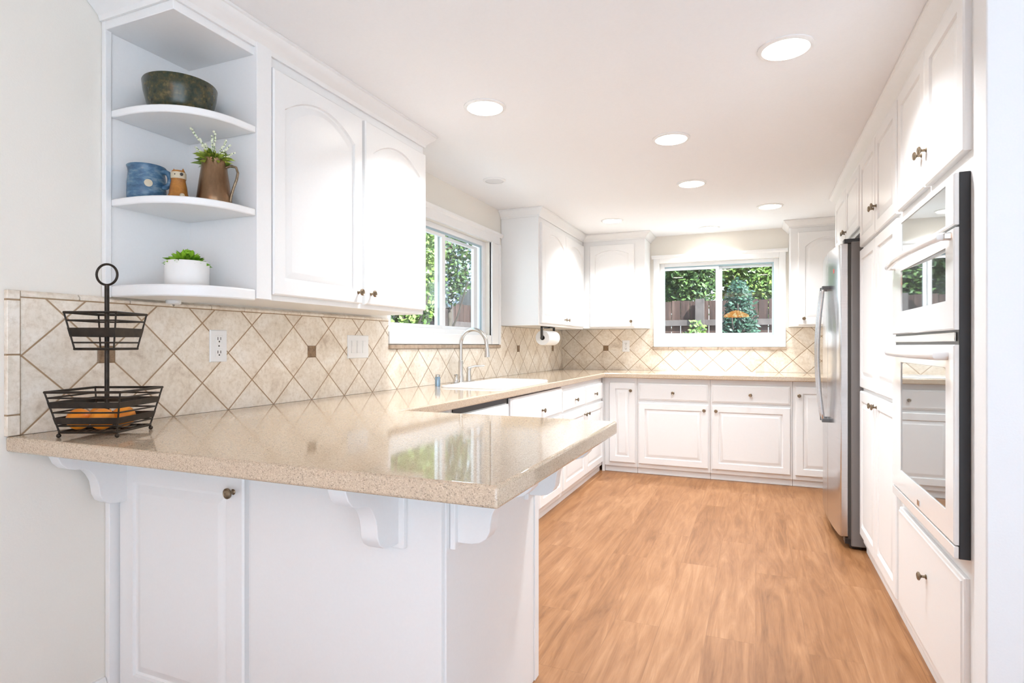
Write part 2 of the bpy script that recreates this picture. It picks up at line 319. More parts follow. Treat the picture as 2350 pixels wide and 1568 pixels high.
obj('head_moulding', b, M['trim'], wt)
b = MB(); b.box(4.19, 4.235, .0, .03, 1.178, 1.985, FL); b.box(4.33, 4.362, .0, .028, 1.178, 1.985, FL)
obj('casing_bead', b, M['trim'], wt, bevel=.003)
wt = window('window_2', FF, WF[0], WF[1], WF[2], WF[3], [(-.885, -.335, .0, .028), (-.35, .19, -.028, .045)],
       [(-.957, -.9, 1.155, 2.05), (.205, .262, 1.155, 2.05), (-.9, .205, 2.0, 2.05), (-.9, .205, 1.155, 1.235)], 'white two-pane sliding window in the far wall looking onto a fence')
obj('head_moulding', MB().prism([(0, 2.045), (.018, 2.045), (.03, 2.06), (.034, 2.078), (0, 2.078)], -.975, .28, FF), M['trim'], wt)

# ------------------------------------------------------------ backsplashes
T = .010
bs = thing('backsplash', 'cream travertine backsplash of diagonal tiles along the left wall', 'backsplash', (XL, 1.0, CT))
b = MB().box(.998, 2.802, .0008, T, CT+.001, 1.306, FL).box(2.802, 4.365, .0008, T, CT+.001, 1.148, FL).box(4.365, YF-.001, 0, T, CT+.001, 1.329, FL)
obj('diagonal_tiles', b, M['tileL'], bs)
b = MB()
for z0, z1 in ((CT+.001, .972), (.976, 1.142), (1.146, 1.297), (1.301, 1.326)): b.prism([(0, z0), (T+.006, z0), (T+.006, z1), (0, z1)], .963, .995, FL)
y = .998
while y < 2.78:
    y1 = min(y+.158, 2.802); b.prism([(0, 1.309), (T+.004, 1.309), (T+.005, 1.318), (.004, 1.327), (0, 1.327)], y, y1-.003, FL); y = y1
obj('edge_trim', b, M['tilep'], bs, bevel=.002)
obj('grout_backing', MB().box(.964, .998, 0, T+.001, CT+.001, 1.325, FL).box(.998, 2.802, .0, T+.001, 1.3055, 1.3115, FL), M['grout'], bs)
b = MB(); y = 2.802
while y < 4.36: y1 = min(y+.148, 4.367); b.box(y, y1-.002, 0, .024, 1.150, 1.174, FL); y = y1
obj('sill_tiles', b, M['sillt'], bs, bevel=.003)
for yc in (1.236, 2.18, 4.776, 5.720):
    obj('accent_tile', MB().loft([[FL(yc+sx*h, o, 1.141+sz*h) for sx, sz in ((-1, -1), (1, -1), (1, 1), (-1, 1))] for h, o in ((.0275, T-.002), (.0275, T+.002), (.024, T+.004))]), M['accent'], bs)
bf = thing('backsplash', 'cream travertine backsplash of diagonal tiles along the far wall under the window', 'backsplash', (0, YF, CT))
b = MB().box(XL+T+.001, -.958, 0, T, CT+.001, 1.336, FF).box(-.958, .263, 0, T, CT+.001, 1.150, FF).box(.263, XR-.001, 0, T, CT+.001, 1.336, FF)
obj('diagonal_tiles', b, M['tileF'], bf)
b = MB(); x = -.965
while x < .265: x1 = min(x+.157, .27); b.box(x, x1-.002, 0, .024, 1.128, 1.153, FF); x = x1
obj('sill_tiles', b, M['sillt'], bf, bevel=.003)
for xc in (-1.449, .911):
    obj('accent_tile', MB().loft([[FF(xc+sx*h, o, 1.141+sz*h) for sx, sz in ((-1, -1), (1, -1), (1, 1), (-1, 1))] for h, o in ((.0275, T-.002), (.0275, T+.002), (.024, T+.004))]), M['accent'], bf)

# ------------------------------------------------------------ countertop (one continuous slab)
def slab(xs, ys, inside, z0, z1):
    b = MB(); cells = {(i, j) for i in range(len(xs)-1) for j in range(len(ys)-1) if inside((xs[i]+xs[i+1])/2, (ys[j]+ys[j+1])/2)}
    for (i, j) in cells:
        x0, x1, y0, y1 = xs[i], xs[i+1], ys[j], ys[j+1]
        b.quad([(x0, y0, z1), (x1, y0, z1), (x1, y1, z1), (x0, y1, z1)]); b.quad([(x0, y0, z0), (x0, y1, z0), (x1, y1, z0), (x1, y0, z0)])
        if (i-1, j) not in cells: b.quad([(x0, y0, z0), (x0, y0, z1), (x0, y1, z1), (x0, y1, z0)])
        if (i+1, j) not in cells: b.quad([(x1, y0, z0), (x1, y1, z0), (x1, y1, z1), (x1, y0, z1)])
        if (i, j-1) not in cells: b.quad([(x0, y0, z0), (x1, y0, z0), (x1, y0, z1), (x0, y0, z1)])
        if (i, j+1) not in cells: b.quad([(x0, y1, z0), (x0, y1, z1), (x1, y1, z1), (x1, y1, z0)])
    return b
xs = [XL+.001, -1.76, -1.375, -1.29, -.43, XR-.001]; ys = [.966, 1.955, 3.12, 3.96, 5.32, YF-.001]
def ins(x, y):
    if y < 1.955: return x < -.43
    if -1.76 < x < -1.375 and 3.12 < y < 3.96: return False
    return x < -1.29 or y > 5.32
ct = obj('countertop', slab(xs, ys, ins, CT-.043, CT), M['quartz'], merge=True, bevel=.007, seg=3)
tag(ct, 'tan speckled polished stone countertop wrapping from the peninsula to the far wall', 'countertop')

# ------------------------------------------------------------ cabinet fronts
def door_mesh(fr, a0, a1, c0, c1, arch=0, rail=.055, th=.021, top=0):
    """raised panel door; ring profile from the outer edge to the panel field"""
    n = 14; b = MB()
    def ring(ins, dep, arc):
        x0, x1, z0, z1 = a0+ins, a1-ins, c0+ins, c1-ins-(top if ins >= rail else 0)
        pts = [(x0, z0), (x1, z0)]
        for i in range(n+1):
            t = i/n; s = math.sin(math.pi*t); k = 1-(2*t-1)**2
            pts.append((x1+(x0-x1)*t, z1-(arch*(1-k) if arc else 0)))
        return [fr(p, dep, q) for p, q in pts]
    A = arch > 0
    b.loft([ring(0, 0, False), ring(0, th-.005, False), ring(.005, th, False), ring(rail, th, A), ring(rail+.003, th-.009, A), ring(rail+.011, th-.010, A), ring(rail+.034, th-.001, A), ring(rail+.037, th-.001, A)], True, True)
    return b
def slab_front(fr, a0, a1, c0, c1, th=.02):
    b = MB(); r = lambda i, d: [fr(x, d, z) for x, z in ((a0+i, c0+i), (a1-i, c0+i), (a1-i, c1-i), (a0+i, c1-i))]
    b.loft([r(0, 0), r(0, th-.009), r(.003, th-.006), r(.010, th-.004), r(.013, th), r(.014, th)]); return b
def knob(parent, fr, a, c, base=.02, r=.0145):
    b = MB(); o = Vector(fr(a, base, c)); ax = Vector(fr(a, base+1, c))-o
    b.lathe([(.0075, 0), (.0085, .002), (.0048, .005), (.0045, .014), (.008, .017), (r, .021), (r, .025), (r*.72, .0275), (r*.62, .0262), (r*.2, .0268)], o, ax, 20)
    return obj('knob', b, M['knob'], parent, smooth=40)
def fronts(t, fr, lst):
    for (kind, a0, a1, c0, c1, arch, kn) in lst:
        if kind == 'door': d = obj('door', door_mesh(fr, a0, a1, c0, c1, arch), M['cab'], t, smooth=25)
        else: d = obj('drawer', slab_front(fr, a0, a1, c0, c1), M['cab'], t, smooth=25)
        if kn: knob(d, fr, kn[0], kn[1])
def carcass(t, fr, a0, a1, c0, c1, dep, toe=0, m='cab', g=.0008):
    b = MB()
    if toe: poly = [(0, c0+.057), (0, c1), (-dep, c1), (-dep, c0), (-toe, c0), (-toe, c0+.057)]
    else: poly = [(0, c0), (0, c1), (-dep, c1), (-dep, c0)]
    b.prism(poly, a0+g, a1-g, fr)
    return obj('carcass', b, M[m], t, bevel=.0015)
def cabinet(name, label, cat, axis, plane, sgn, a0, a1, c0, c1, dep, lst, toe=0, group=None):
    fr = frame(axis, plane, sgn); t = thing(name, label, cat, fr((a0+a1)/2, 0, c0), group)
    carcass(t, fr, a0, a1, c0, c1, dep, toe); fronts(t, fr, lst)
    return t, fr
CB = CT-.0435   # top of the base carcasses

# left wall run
XB = -1.325; D = XB-XL-.002
cabinet('base_cabinet', 'white blind corner base cabinet beside the dishwasher behind the peninsula', 'cabinet', 'Y', XB, 1, 1.99, 2.432, 0, CB, D, [('door', 2.0, 2.42, .095, .855, 0, (2.04, .745))], .02)
cabinet('sink_base_cabinet', 'white base cabinet under the sink, right after the dishwasher', 'cabinet', 'Y', XB, 1, 3.10, 4.112, 0, CB-.17, D,
        [('drawer', 3.128, 4.098, .675, .862, 0, (3.655, .74)), ('door', 3.128, 3.606, .095, .655, 0, (3.57, .6)), ('door', 3.62, 4.098, .095, .655, 0, (3.655, .6))], .02)
cabinet('base_cabinet', 'white base cabinet with two drawers over two doors between the sink and the corner', 'cabinet', 'Y', XB, 1, 4.114, 5.36, 0, CB, D,
        [('drawer', 4.13, 4.725, .675, .825, 0, (4.433, .745)), ('drawer', 4.745, 5.335, .675, .825, 0, (5.03, .745)), ('door', 4.13, 4.725, .095, .655, 0, (4.69, .6)), ('door', 4.745, 5.335, .095, .655, 0, (4.78, .6))], .02)
# dishwasher
fr = frame('Y', XB, 1); dw = thing('dishwasher', 'white built-in dishwasher with a dark slot under the countertop', 'dishwasher', (XB, 2.76, 0))
b = MB(); b.prism([(0, .1), (0, CB), (-D, CB), (-D, 0), (-.03, 0), (-.03, .1)], 2.434, 3.098, fr); obj('tub_housing', b, M['appl'], dw)
obj('door_panel', slab_front(fr, 2.442, 3.09, .11, .835, .024), M['appl'], dw, smooth=30)
obj('control_strip', MB().box(2.442, 3.09, 0, .006, .840, .868, fr), M['dark'], dw)
obj('toe_panel', MB().box(2.442, 3.09, -.03, -.022, .005, .098, fr), M['appl'], dw)

# far wall run
YB = 5.375; D = YF-YB-.002
for nm, lb, a0, a1, ls in (
    ('base_cabinet', 'narrow white base cabinet in the left corner of the far wall', -1.300, -.998, [('door', -1.252, -1.014, .095, .828, 0, (-1.052, .757))]),
    ('base_cabinet', 'far wall base cabinet left of centre, drawer over door with door knob at its right', -.998, -.365, [('drawer', -.984, -.380, .675, .828, 0, (-.678, .746)), ('door', -.984, -.380, .095, .65, 0, (-.414, .602))]),
    ('base_cabinet', 'far wall base cabinet right of centre, drawer over door with door knob at its left', -.365, .283, [('drawer', -.350, .266, .675, .828, 0, (-.041, .748)), ('door', -.350, .266, .095, .65, 0, (-.316, .602))]),
    ('base_cabinet', 'white base cabinet on the far wall partly hidden by the refrigerator', .283, XR-.002, [('door', .304, .70, .095, .828, 0, (.33, .756)), ('door', .715, 1.15, .095, .828, 0, (.76, .756))])):
    cabinet(nm, lb, 'cabinet', 'X', YB, -1, a0, a1, 0, CB, D, ls, .022)
struct('trim_1', MB().box(XB, -1.3005, YB, YB+.03, .0, CB), M['cab'], 'white corner filler strip between the two base cabinet runs', 'trim')

# wall cabinets, left wall
XU = -1.61; D = XU-XL-.002
t, fr = cabinet('wall_cabinet', 'white wall cabinet with two tall arched doors on the left wall', 'cabinet', 'Y', XU, 1, 1.555, 2.655, 1.332, 2.274-.001, D,
        [('door', 1.603, 2.117, 1.352, 2.165, .075, (2.085, 1.40)), ('door', 2.137, 2.65, 1.352, 2.165, .075, (2.175, 1.40))])
cabinet('wall_cabinet', 'white wall cabinet with two narrow-looking doors between the sink window and the far corner', 'cabinet', 'Y', XU, 1, 4.417, 5.735, 1.332, 2.274-.001, D,
        [('door', 4.455, 5.09, 1.352, 2.165, .075, (5.055, 1.40)), ('door', 5.105, 5.70, 1.352, 2.165, .075, (5.14, 1.40))])
D = YF-5.73-.002
cabinet('wall_cabinet', 'white single-door wall cabinet on the far wall left of the window', 'cabinet', 'X', 5.73, -1, -1.6085, -.990, 1.34, 2.274-.001, D, [('door', -1.535, -1.09, 1.352, 2.165, .04, (-1.118, 1.405))])
cabinet('wall_cabinet', 'white wall cabinet on the far wall right of the window, partly behind the refrigerator', 'cabinet', 'X', 5.73, -1, .285, XR-.002, 1.34, 2.274-.001, D,
        [('door', .345, .78, 1.352, 2.165, .075, (.39, 1.405)), ('door', .79, 1.16, 1.352, 2.165, .075, (.83, 1.405))])

# open corner shelf unit at the near end
fr = frame('Y', XU, 1)
t = thing('shelf_unit', 'white open end shelf unit with rounded shelves on the left wall', 'shelf', (XL, 1.4, 1.325))
Y0, Y1 = 1.243, 1.554
b = MB().box(XL+.001, XL+.014, Y0, Y1-.02, 1.335, 2.18); obj('back_panel', b, M['cab'], t, bevel=.001)
b = MB().box(XL+.001, XU+.001, Y1-.022, Y1, 1.333, 2.18).box(XU-.001, XU+.015, Y1-.022, Y1+.045, 1.333, 2.272); obj('side_panel', b, M['cab'], t, bevel=.001)
b = MB().box(XL+.001, XL+.02, Y0-.016, Y0+.004, 1.325, 2.273); obj('wall_scribe', b, M['cab'], t, bevel=.002)
# top box with square corner
b = MB().box(XL+.001, XU, Y0-.015, Y1-.0005, 2.18, 2.273); obj('top_box', b, M['cab'], t, bevel=.002)
def shelf_poly(e=0):
    x0, x1 = XL+.0145, XU+.012; pts = [(x0, Y1-.0225), (x0, Y0+.004)]
    k = 16
    for i in range(k+1):
        a = math.pi/2*i/k; ca, sa = math.cos(a), math.sin(a)
        pts.append((x0+.035+(x1-x0-.035)*abs(sa)**.80, Y1-.05-(Y1-.05-Y0-.004)*abs(ca)**.80))
    pts.append((x1, Y1-.0225)); return pts
for z0, z1 in ((1.906, 1.930), (1.619, 1.643)):
    obj('shelf', MB().prismz(shelf_poly(), z0, z1), M['cab'], t, bevel=.004, smooth=40)
obj('bottom_board', MB().prismz(shelf_poly(), 1.326, 1.364), M['cab'], t, bevel=.005, smooth=40)

# right wall tall block
XT = .563; D = XR-XT-.002
t, fr = cabinet('oven_cabinet', 'tall white cabinet housing the double wall oven at the right edge', 'cabinet', 'Y', XT, -1, 2.0, 2.868, 0, 2.273, D,
    [('door', 2.02, 2.430, 1.722, 2.20, 0, (2.405, 1.842)), ('door', 2.440, 2.85, 1.722, 2.20, 0, (2.468, 1.842)), ('drawer', 2.035, 2.845, .105, .505, 0, (2.41, .372))], .015)
cabinet('pantry_cabinet', 'tall white pantry cabinet with stacked doors between the oven and refrigerator', 'cabinet', 'Y', XT, -1, 2.87, 3.818, 0, 2.273, D,
    [('door', 2.888, 3.338, 1.722, 2.20, 0, (3.31, 1.85)), ('door', 3.350, 3.80, 1.722, 2.20, 0, (3.378, 1.85)),
     ('door', 2.888, 3.338, .935, 1.705, 0, None), ('door', 3.350, 3.80, .935, 1.705, 0, None),
     ('door', 2.888, 3.338, .105, .915, 0, (3.305, .868)), ('door', 3.350, 3.80, .105, .915, 0, (3.383, .868))], .015)
cabinet('wall_cabinet', 'white two-door cabinet mounted above the refrigerator', 'cabinet', 'Y', XT, -1, 3.82, 4.92, 1.83, 2.273, D,
    [('door', 3.84, 4.363, 1.85, 2.20, 0, (4.335, 1.905)), ('door', 4.375, 4.90, 1.85, 2.20, 0, (4.403, 1.905))])
struct('trim_2', MB().box(.60, XR-.002, 4.90, 4.92, 0, 1.829), M['cab'], 'white end panel beyond the refrigerator', 'trim')

# crown mouldings
cp = [(0, 2.207), (.008, 2.207), (.012, 2.222), (.030, 2.240), (.044, 2.250), (.050, 2.262), (.055, 2.264), (.055, ZC-.001), (0, ZC-.001)]
def mitre(name, pts, outs, label):
    """crown swept along pts (x, y), outs = outward direction at each point"""
    b = MB(); b.loft([[(p[0]+o[0]*q, p[1]+o[1]*q, z) for q, z in cp] for p, o in zip(pts, outs)])
    return struct(name, b, M['trim'], label, 'trim', smooth=30)
XC = XU+.001
mitre('trim_3', [(XL+.002, Y0-.0155), (XC, Y0-.0155), (XC, 2.656), (XL+.002, 2.656)], [(0, -1), (1, -1), (1, 1), (0, 1)], 'white crown moulding over the near left wall cabinets')
mitre('trim_4', [(XL+.002, 4.416), (XC, 4.416), (XC, 5.7285), (-.989, 5.7285), (-.989, YF-.002)], [(0, -1), (1, -1), (1, -1), (1, -1), (1, 0)], 'white crown moulding over the far left corner wall cabinets')
mitre('trim_5', [(.284, YF-.002), (.284, 5.729), (XR-.002, 5.729)], [(-1, 0), (-1, -1), (0, -1)], 'white crown moulding over the far right wall cabinet')
mitre('trim_6', [(XT-.001, 1.9965), (XT-.001, 4.921), (XR-.002, 4.921)], [(-1, 0), (-1, 1), (0, 1)], 'white crown moulding over the tall right-hand cabinets')

# ------------------------------------------------------------ peninsula
YPN = 1.286; XE = -.72
t = thing('peninsula_cabinet', 'white peninsula base with one panelled door and carved brackets under the overhang', 'cabinet', (-1.3, 1.6, 0))
fr = frame('X', YPN, -1)
obj('carcass', MB().box(XL+.002, XE, YPN, 1.955, 0, CB), M['cab'], t, bevel=.002)
obj('back_panel', MB().box(-1.352, XE+.0, 0, .012, .0, CB, fr), M['cab'], t, bevel=.001)
obj('wall_scribe', MB().box(XL+.001, XL+.022, 1.238, YPN-.001, 0, CB), M['cab'], t, bevel=.002)
d = obj('door', door_mesh(fr, -1.910, -1.370, .045, .862, 0, .066, top=.062), M['cab'], t, smooth=25); knob(d, fr, -1.408, .742, r=.0155)
fe = frame('Y', XE, 1)
obj('end_panel', MB().box(YPN+.002, 1.953, 0, .006, 0, CB, fe).box(1.915, 1.953, .006, .010, 0, CB, fe), M['cab'], t, bevel=.001)
prof = [(.005, .871), (.222, .871), (.224, .845), (.214, .822), (.198, .806), (.178, .799), (.152, .795), (.136, .788), (.122, .772), (.110, .748), (.106, .726), (.104, .706), (.094, .686), (.076, .674), (.055, .669), (.005, .668)]
def corbel(fr, a, wd=.05):
    c = obj('bracket', MB().prism(prof, a-wd/2, a+wd/2, fr), M['cab'], t, bevel=.002, smooth=50)
    obj('mounting_plate', MB().box(a-wd/2-.016, a+wd/2+.016, .0005, .016, .655, .871, fr), M['cab'], c, bevel=.002)
f2 = frame('X', YPN-.012, -1); f3 = frame('Y', XE+.006, 1)
corbel(frame('X', YPN-.0, -1), -1.895, .045); corbel(f2, -.86); corbel(f3, 1.345); corbel(f3, 1.86)

# ------------------------------------------------------------ refrigerator
fr = frame('Y', .49, -1)
t = thing('refrigerator', 'stainless steel side-by-side refrigerator with long bar handles', 'refrigerator', (.8, 4.3, 0))
YA, YZ = 3.835, 4.745; YM = 4.20
obj('body', MB().box(.505, 1.17, YA, YZ, .018, 1.765), M['greyside'], t, bevel=.006)
obj('gasket', MB().box(.490, .505, YA+.008, YZ-.008, .06, 1.752), M['gasket'], t)
def fdoor(y0, y1):
    b = MB(); k = 14; top, bot = 1.755, .072
    pr = [(.49, y0)]
    for i in range(k+1):
        s = i/k; yy = y0+(y1-y0)*s
        e = (yy-YA)/(YZ-YA); bulge = .030*math.sin(math.pi*e)**.6 if 0 < e < 1 else 0
        pr.append((.452-bulge, yy))
    pr.append((.49, y1)); b.prismz(pr, bot, top); return b
for (y0, y1, yh) in ((YA, YM-.003, YM-.055), (YM+.003, YZ, YM+.055)):
    d = obj('door', fdoor(y0, y1), M['steel'], t, bevel=.004, smooth=40)
    pts = []
    for i in range(21):
        s = i/20; pts.append((.392-.030*math.sin(math.pi*s), yh, .70+.83*s))
    h = obj('handle', MB().tube([(.430, yh, .70)]+pts+[(.430, yh, 1.53)], .011, 10), M['steel'], d, smooth=50)
    obj('handle_mount', MB().box(.384, .44, yh-.011, yh+.011, .688, .712), M['mount'], h, bevel=.003); obj('handle_mount', MB().box(.384, .44, yh-.011, yh+.011, 1.518, 1.542), M['mount'], h, bevel=.003)
obj('toe_grille', MB().box(.50, .53, YA+.01, YZ-.01, .012, .058).box(.475, .50, YA+.01, YA+.09, .030, .066), M['dark'], t)
obj('foot', MB().box(.515, .56, YA+.03, YA+.07, 0, .02), M['dark'], t); obj('foot', MB().box(.515, .56, YZ-.07, YZ-.03, 0, .02), M['dark'], t)
obj('hinge_cover', MB().box(.47, .56, YA+.005, YA+.07, 1.756, 1.782), M['dark'], t, bevel=.003)
obj('hinge_cover', MB().box(.47, .56, YZ-.07, YZ-.005, 1.756, 1.782), M['dark'], t, bevel=.003)
tag(obj('fridge_magnet', MB().lathe([(.018, 0), (.018, .006), (.013, .010)], (.441, 3.985, 1.615), (-1, 0, 0), 16), M['red'], smooth=40), 'round red magnet on the refrigerator door', 'magnet')
tag(obj('fridge_magnet', MB().box(.436, .4445, 3.96, 4.0, 1.505, 1.545), M['slot'], bevel=.002), 'small square dark grey magnet on the refrigerator door, below the red one', 'magnet')

# ------------------------------------------------------------ double wall oven
fr = frame('Y', XT, -1)
t = thing('double_wall_oven', 'white double wall oven with mirrored windows and dark edges', 'oven', (XT, 2.44, .56))
y0, y1 = 2.028, 2.842
obj('housing', MB().box(y0, y1, .0, .028, .56, 1.665, fr), M['dark'], t, bevel=.002)
obj('vent_strip', MB().box(y0+.02, y1-.02, .028, .034, 1.182, 1.208, fr), M['chrome'], t, bevel=.002)
def panel_with_window(name, c0, c1, wy0, wy1, w0, w1, b0=.028, b1=.041):
    b = MB(); o = [(y0, c0), (y1, c0), (y1, c1), (y0, c1)]; i_ = [(wy0, w0), (wy1, w0), (wy1, w1), (wy0, w1)]
    b.loft([[fr(a, b0, c) for a, c in o], [fr(a, b1-.004, c) for a, c in o], [fr(a+(.004 if a == y0 else -.004), b1, c+(.004 if c == c0 else -.004)) for a, c in o], [fr(a, b1, c) for a, c in i_], [fr(a, b0+.004, c) for a, c in i_], [fr(a, b0, c) for a, c in i_]], False, False)
    p = obj(name, b, M['appl'], t, smooth=30)
    obj('window_glass', MB().box(wy0+.001, wy1-.001, b0+.001, b1-.003, w0+.001, w1-.001, fr), M['mirror'], p)
    return p
panel_with_window('control_panel', 1.515, 1.663, 2.105, 2.685, 1.525, 1.645)
up = panel_with_window('oven_door', 1.215, 1.508, 2.105, 2.690, 1.302, 1.460)
lo = panel_with_window('oven_door', .600, 1.172, 2.105, 2.690, .682, 1.105)
obj('lower_trim', MB().box(y0, y1, .028, .040, .562, .596, fr), M['appl'], t, bevel=.002)
obj('door_badge', MB().box(2.40, 2.43, .041, .043, .615, .633, fr), M['chrome'], lo)
def bar(y0, y1, z, par, bow=.02, r=.014):
    pts = [fr(y0, .041, z)]+[fr(y0+(y1-y0)*i/16, .066+bow*math.sin(math.pi*i/16), z) for i in range(17)]+[fr(y1, .041, z)]
    h = obj('handle', MB().tube(pts, r, 12), M['appl'], par, smooth=50); return h
bar(2.06, 2.79, 1.487, up, .022, .012); bar(2.09, 2.77, 1.142, lo, .018, .016)
obj('handle_bracket', MB().box(2.045, 2.075, .030, .060, 1.477, 1.497, fr), M['chrome'], up, bevel=.003)

# ------------------------------------------------------------ sink, faucet, soap pump, cooktop
def rrect(x0, x1, y0, y1, r, k=5):
    P = []
    for cx, cy, a0 in ((x1-r, y1-r, 0), (x0+r, y1-r, 90), (x0+r, y0+r, 180), (x1-r, y0+r, 270)):
        for i in range(k+1): a = R(a0+90*i/k); P.append((cx+r*math.cos(a), cy+r*math.sin(a)))
    return P
t = thing('sink', 'white enamel drop-in kitchen sink under the left window', 'sink', (-1.57, 3.54, CT))
b = MB(); e = [(0, CT+.0005, .05), (0, CT+.008, .05), (.006, CT+.012, .05), (.022, CT+.012, .05), (.030, CT+.006, .05), (.034, CT-.02, .05), (.046, CT-.17, .06), (.07, CT-.19, .08)]
b.loft([[(x, y, z) for x, y in rrect(-1.775+i, -1.362-i, 3.105+i, 3.975-i, r)] for i, z, r in e], False, True)
obj('basin', b, M['sink'], t, smooth=50)
obj('drain', MB().lathe([(.04, 0), (.04, .003), (.02, .002)], (-1.57, 3.54, CT-.1898), (0, 0, 1), 20), M['chrome'], t)
t = thing('faucet', 'brushed nickel gooseneck kitchen faucet behind the sink', 'faucet', (-1.83, 3.53, CT))
b = MB(); b.loft([[(x, y, z) for x, y in rrect(-1.862+i, -1.798-i, 3.395+i, 3.675-i, .03-i)] for i, z in ((0, CT+.0005), (0, CT+.008), (.004, CT+.012))]); obj('base_plate', b, M['chrome'], t, smooth=40)
obj('side_spray', MB().lathe([(.018, 0), (.018, .015), (.012, .022), (.012, .04), (.015, .046), (.008, .052)], (-1.83, 3.43, CT+.012)), M['chrome'], t, smooth=50)
pts = [(-1.83, 3.50, CT+.012), (-1.83, 3.50, 1.06), (-1.83, 3.50, 1.175)]
for i in range(1, 15):
    a = math.pi*i/15*1.04; pts.append((-1.735-.095*math.cos(a), 3.50, 1.178+.098*math.sin(a)))
pts += [(-1.634, 3.50, 1.125)]
obj('spout', MB().tube(pts, .0125, 14), M['chrome'], t, smooth=50)
obj('spout_collar', MB().lathe([(.024, 0), (.022, .03), (.0165, .05), (.0165, .135), (.013, .145)], (-1.83, 3.50, CT+.0121)), M['chrome'], t, smooth=50)
obj('spray_head', MB().lathe([(.013, .03), (.016, .0), (.019, -.03), (.015, -.033)], (-1.634, 3.50, 1.125)), M['chrome'], t, smooth=50)
h = obj('handle', MB().lathe([(.020, 0), (.018, .03), (.015, .06), (.017, .085), (.010, .095)], (-1.83, 3.62, CT+.0121)), M['chrome'], t, smooth=50)
obj('lever', MB().tube([(-1.83, 3.62, 1.015), (-1.80, 3.655, 1.026), (-1.75, 3.70, 1.028)], [.008, .007, .005], 10), M['chrome'], h, smooth=50)
t = thing('soap_dispenser', 'small blue-grey metallic soap dispenser left of the faucet', 'dispenser', (-1.83, 3.19, CT))
obj('bottle', MB().lathe([(.017, 0.0005), (.017, .055), (.015, .06)], (-1.83, 3.19, CT)), M['soap'], t, smooth=40); obj('cap', MB().lathe([(.016, .0602), (.016, .070), (.012, .074)], (-1.83, 3.19, CT)), M['chrome'], t, smooth=40)
t = thing('cooktop', 'white glass cooktop set in the far countertop under the window', 'cooktop', (-.40, 5.68, CT))
obj('glass_top', MB().loft([[(x, y, z) for x, y in rrect(-.79+i, .0-i, 5.42+i, 5.93-i, .015)] for i, z in ((0, CT+.0004), (0, CT+.005), (.004, CT+.007))]), M['hob'], t, smooth=40)
for cx, cy, r in ((-.60, 5.56, .09), (-.60, 5.80, .075), (-.22, 5.80, .09), (-.22, 5.56, .075)):
    obj('burner', MB().lathe([(r, .0071), (r, .0078), (r*.93, .0078)], (cx, cy, CT), (0, 0, 1), 32), M['hobring'], t)

# ------------------------------------------------------------ outlets and switches
def plate(name, label, cat, fr, a, c, w, h, kind, g=T):
    t = thing(name, label, cat, fr(a, g, c))
    r = lambda i, d: [fr(a+sx*(w/2-i), g+d, c+sz*(h/2-i)) for sx, sz in ((-1, -1), (1, -1), (1, 1), (-1, 1))]
    obj('cover_plate', MB().loft([r(0, .0002), r(0, .003), r(.003, .006)]), M['plastic'], t, smooth=30)
    if kind == 'outlet':
        for dz in (-.026, .026):
            s = obj('receptacle', MB().box(a-.017, a+.017, g+.006, g+.008, c+dz-.015, c+dz+.015, fr), M['plastic'], t, bevel=.001)
            obj('socket_slots', MB().box(a-.008, a-.005, g+.008, g+.0085, c+dz-.003, c+dz+.008, fr).box(a+.005, a+.008, g+.008, g+.0085, c+dz-.003, c+dz+.008, fr).box(a-.003, a+.003, g+.008, g+.0085, c+dz-.012, c+dz-.006, fr), M['slot'], s)
        obj('screw', MB().lathe([(.003, .0061), (.003, .0072)], fr(a, g, c), Vector(fr(a, g+1, c))-Vector(fr(a, g, c)), 10), M['slot'], t)
    else:
        for i in range(kind):
            x = a+(i-(kind-1)/2)*.046; obj('rocker', MB().box(x-.015, x+.015, g+.006, g+.009, c-.032, c+.032, fr).box(x-.012, x+.012, g+.009, g+.0105, c+.002, c+.028, fr), M['plastic'], t, bevel=.0008)
    return t
plate('wall_outlet', 'white wall outlet on the tile left of the dark accent tile on the left wall', 'outlet', FL, 1.659, 1.168, .078, .124, 'outlet')
plate('wall_switch', 'white triple switch plate on the left backsplash near the sink window', 'switch', FL, 2.525, 1.163, .172, .120, 3)
plate('wall_outlet', 'white wall outlet on the far wall backsplash left of the window', 'outlet', FF, -1.237, 1.163, .075, .118, 'outlet')

# ------------------------------------------------------------ paper towel
t = thing('paper_towel_holder', 'dark bracket under the far left wall cabinet holding the paper towel', 'holder', (-1.67, 4.83, 1.3315))
obj('bracket', MB().box(-1.70, -1.64, 4.80, 4.86, 1.318, 1.3315).box(-1.68, -1.66, 4.985, 4.993, 1.225, 1.3315).box(-1.68, -1.66, 4.662, 4.670, 1.225, 1.3315).box(-1.68, -1.66, 4.662, 4.993, 1.322, 1.3315), M['gasket'], t)
obj('rod', MB().lathe([(.006, 0), (.006, .315)], (-1.67, 4.67, 1.235), (0, 1, 0), 12), M['gasket'], t)
t = thing('paper_towel_roll', 'white paper towel roll hanging under the far left wall cabinet', 'paper towel', (-1.67, 4.83, 1.235))
b = MB(); o = (-1.67, 4.685, 1.235); b.lathe([(.021, 0), (.061, 0), (.063, .004), (.063, .286), (.061, .29), (.021, .29), (.021, 0)], o, (0, 1, 0), 36, False, False); obj('paper', b, M['paper'], t, smooth=50)
obj('core', MB().lathe([(.0207, -.001), (.0207, .291), (.018, .291), (.018, -.001), (.0207, -.001)], o, (0, 1, 0), 24, False, False), M['card'], t, smooth=50)

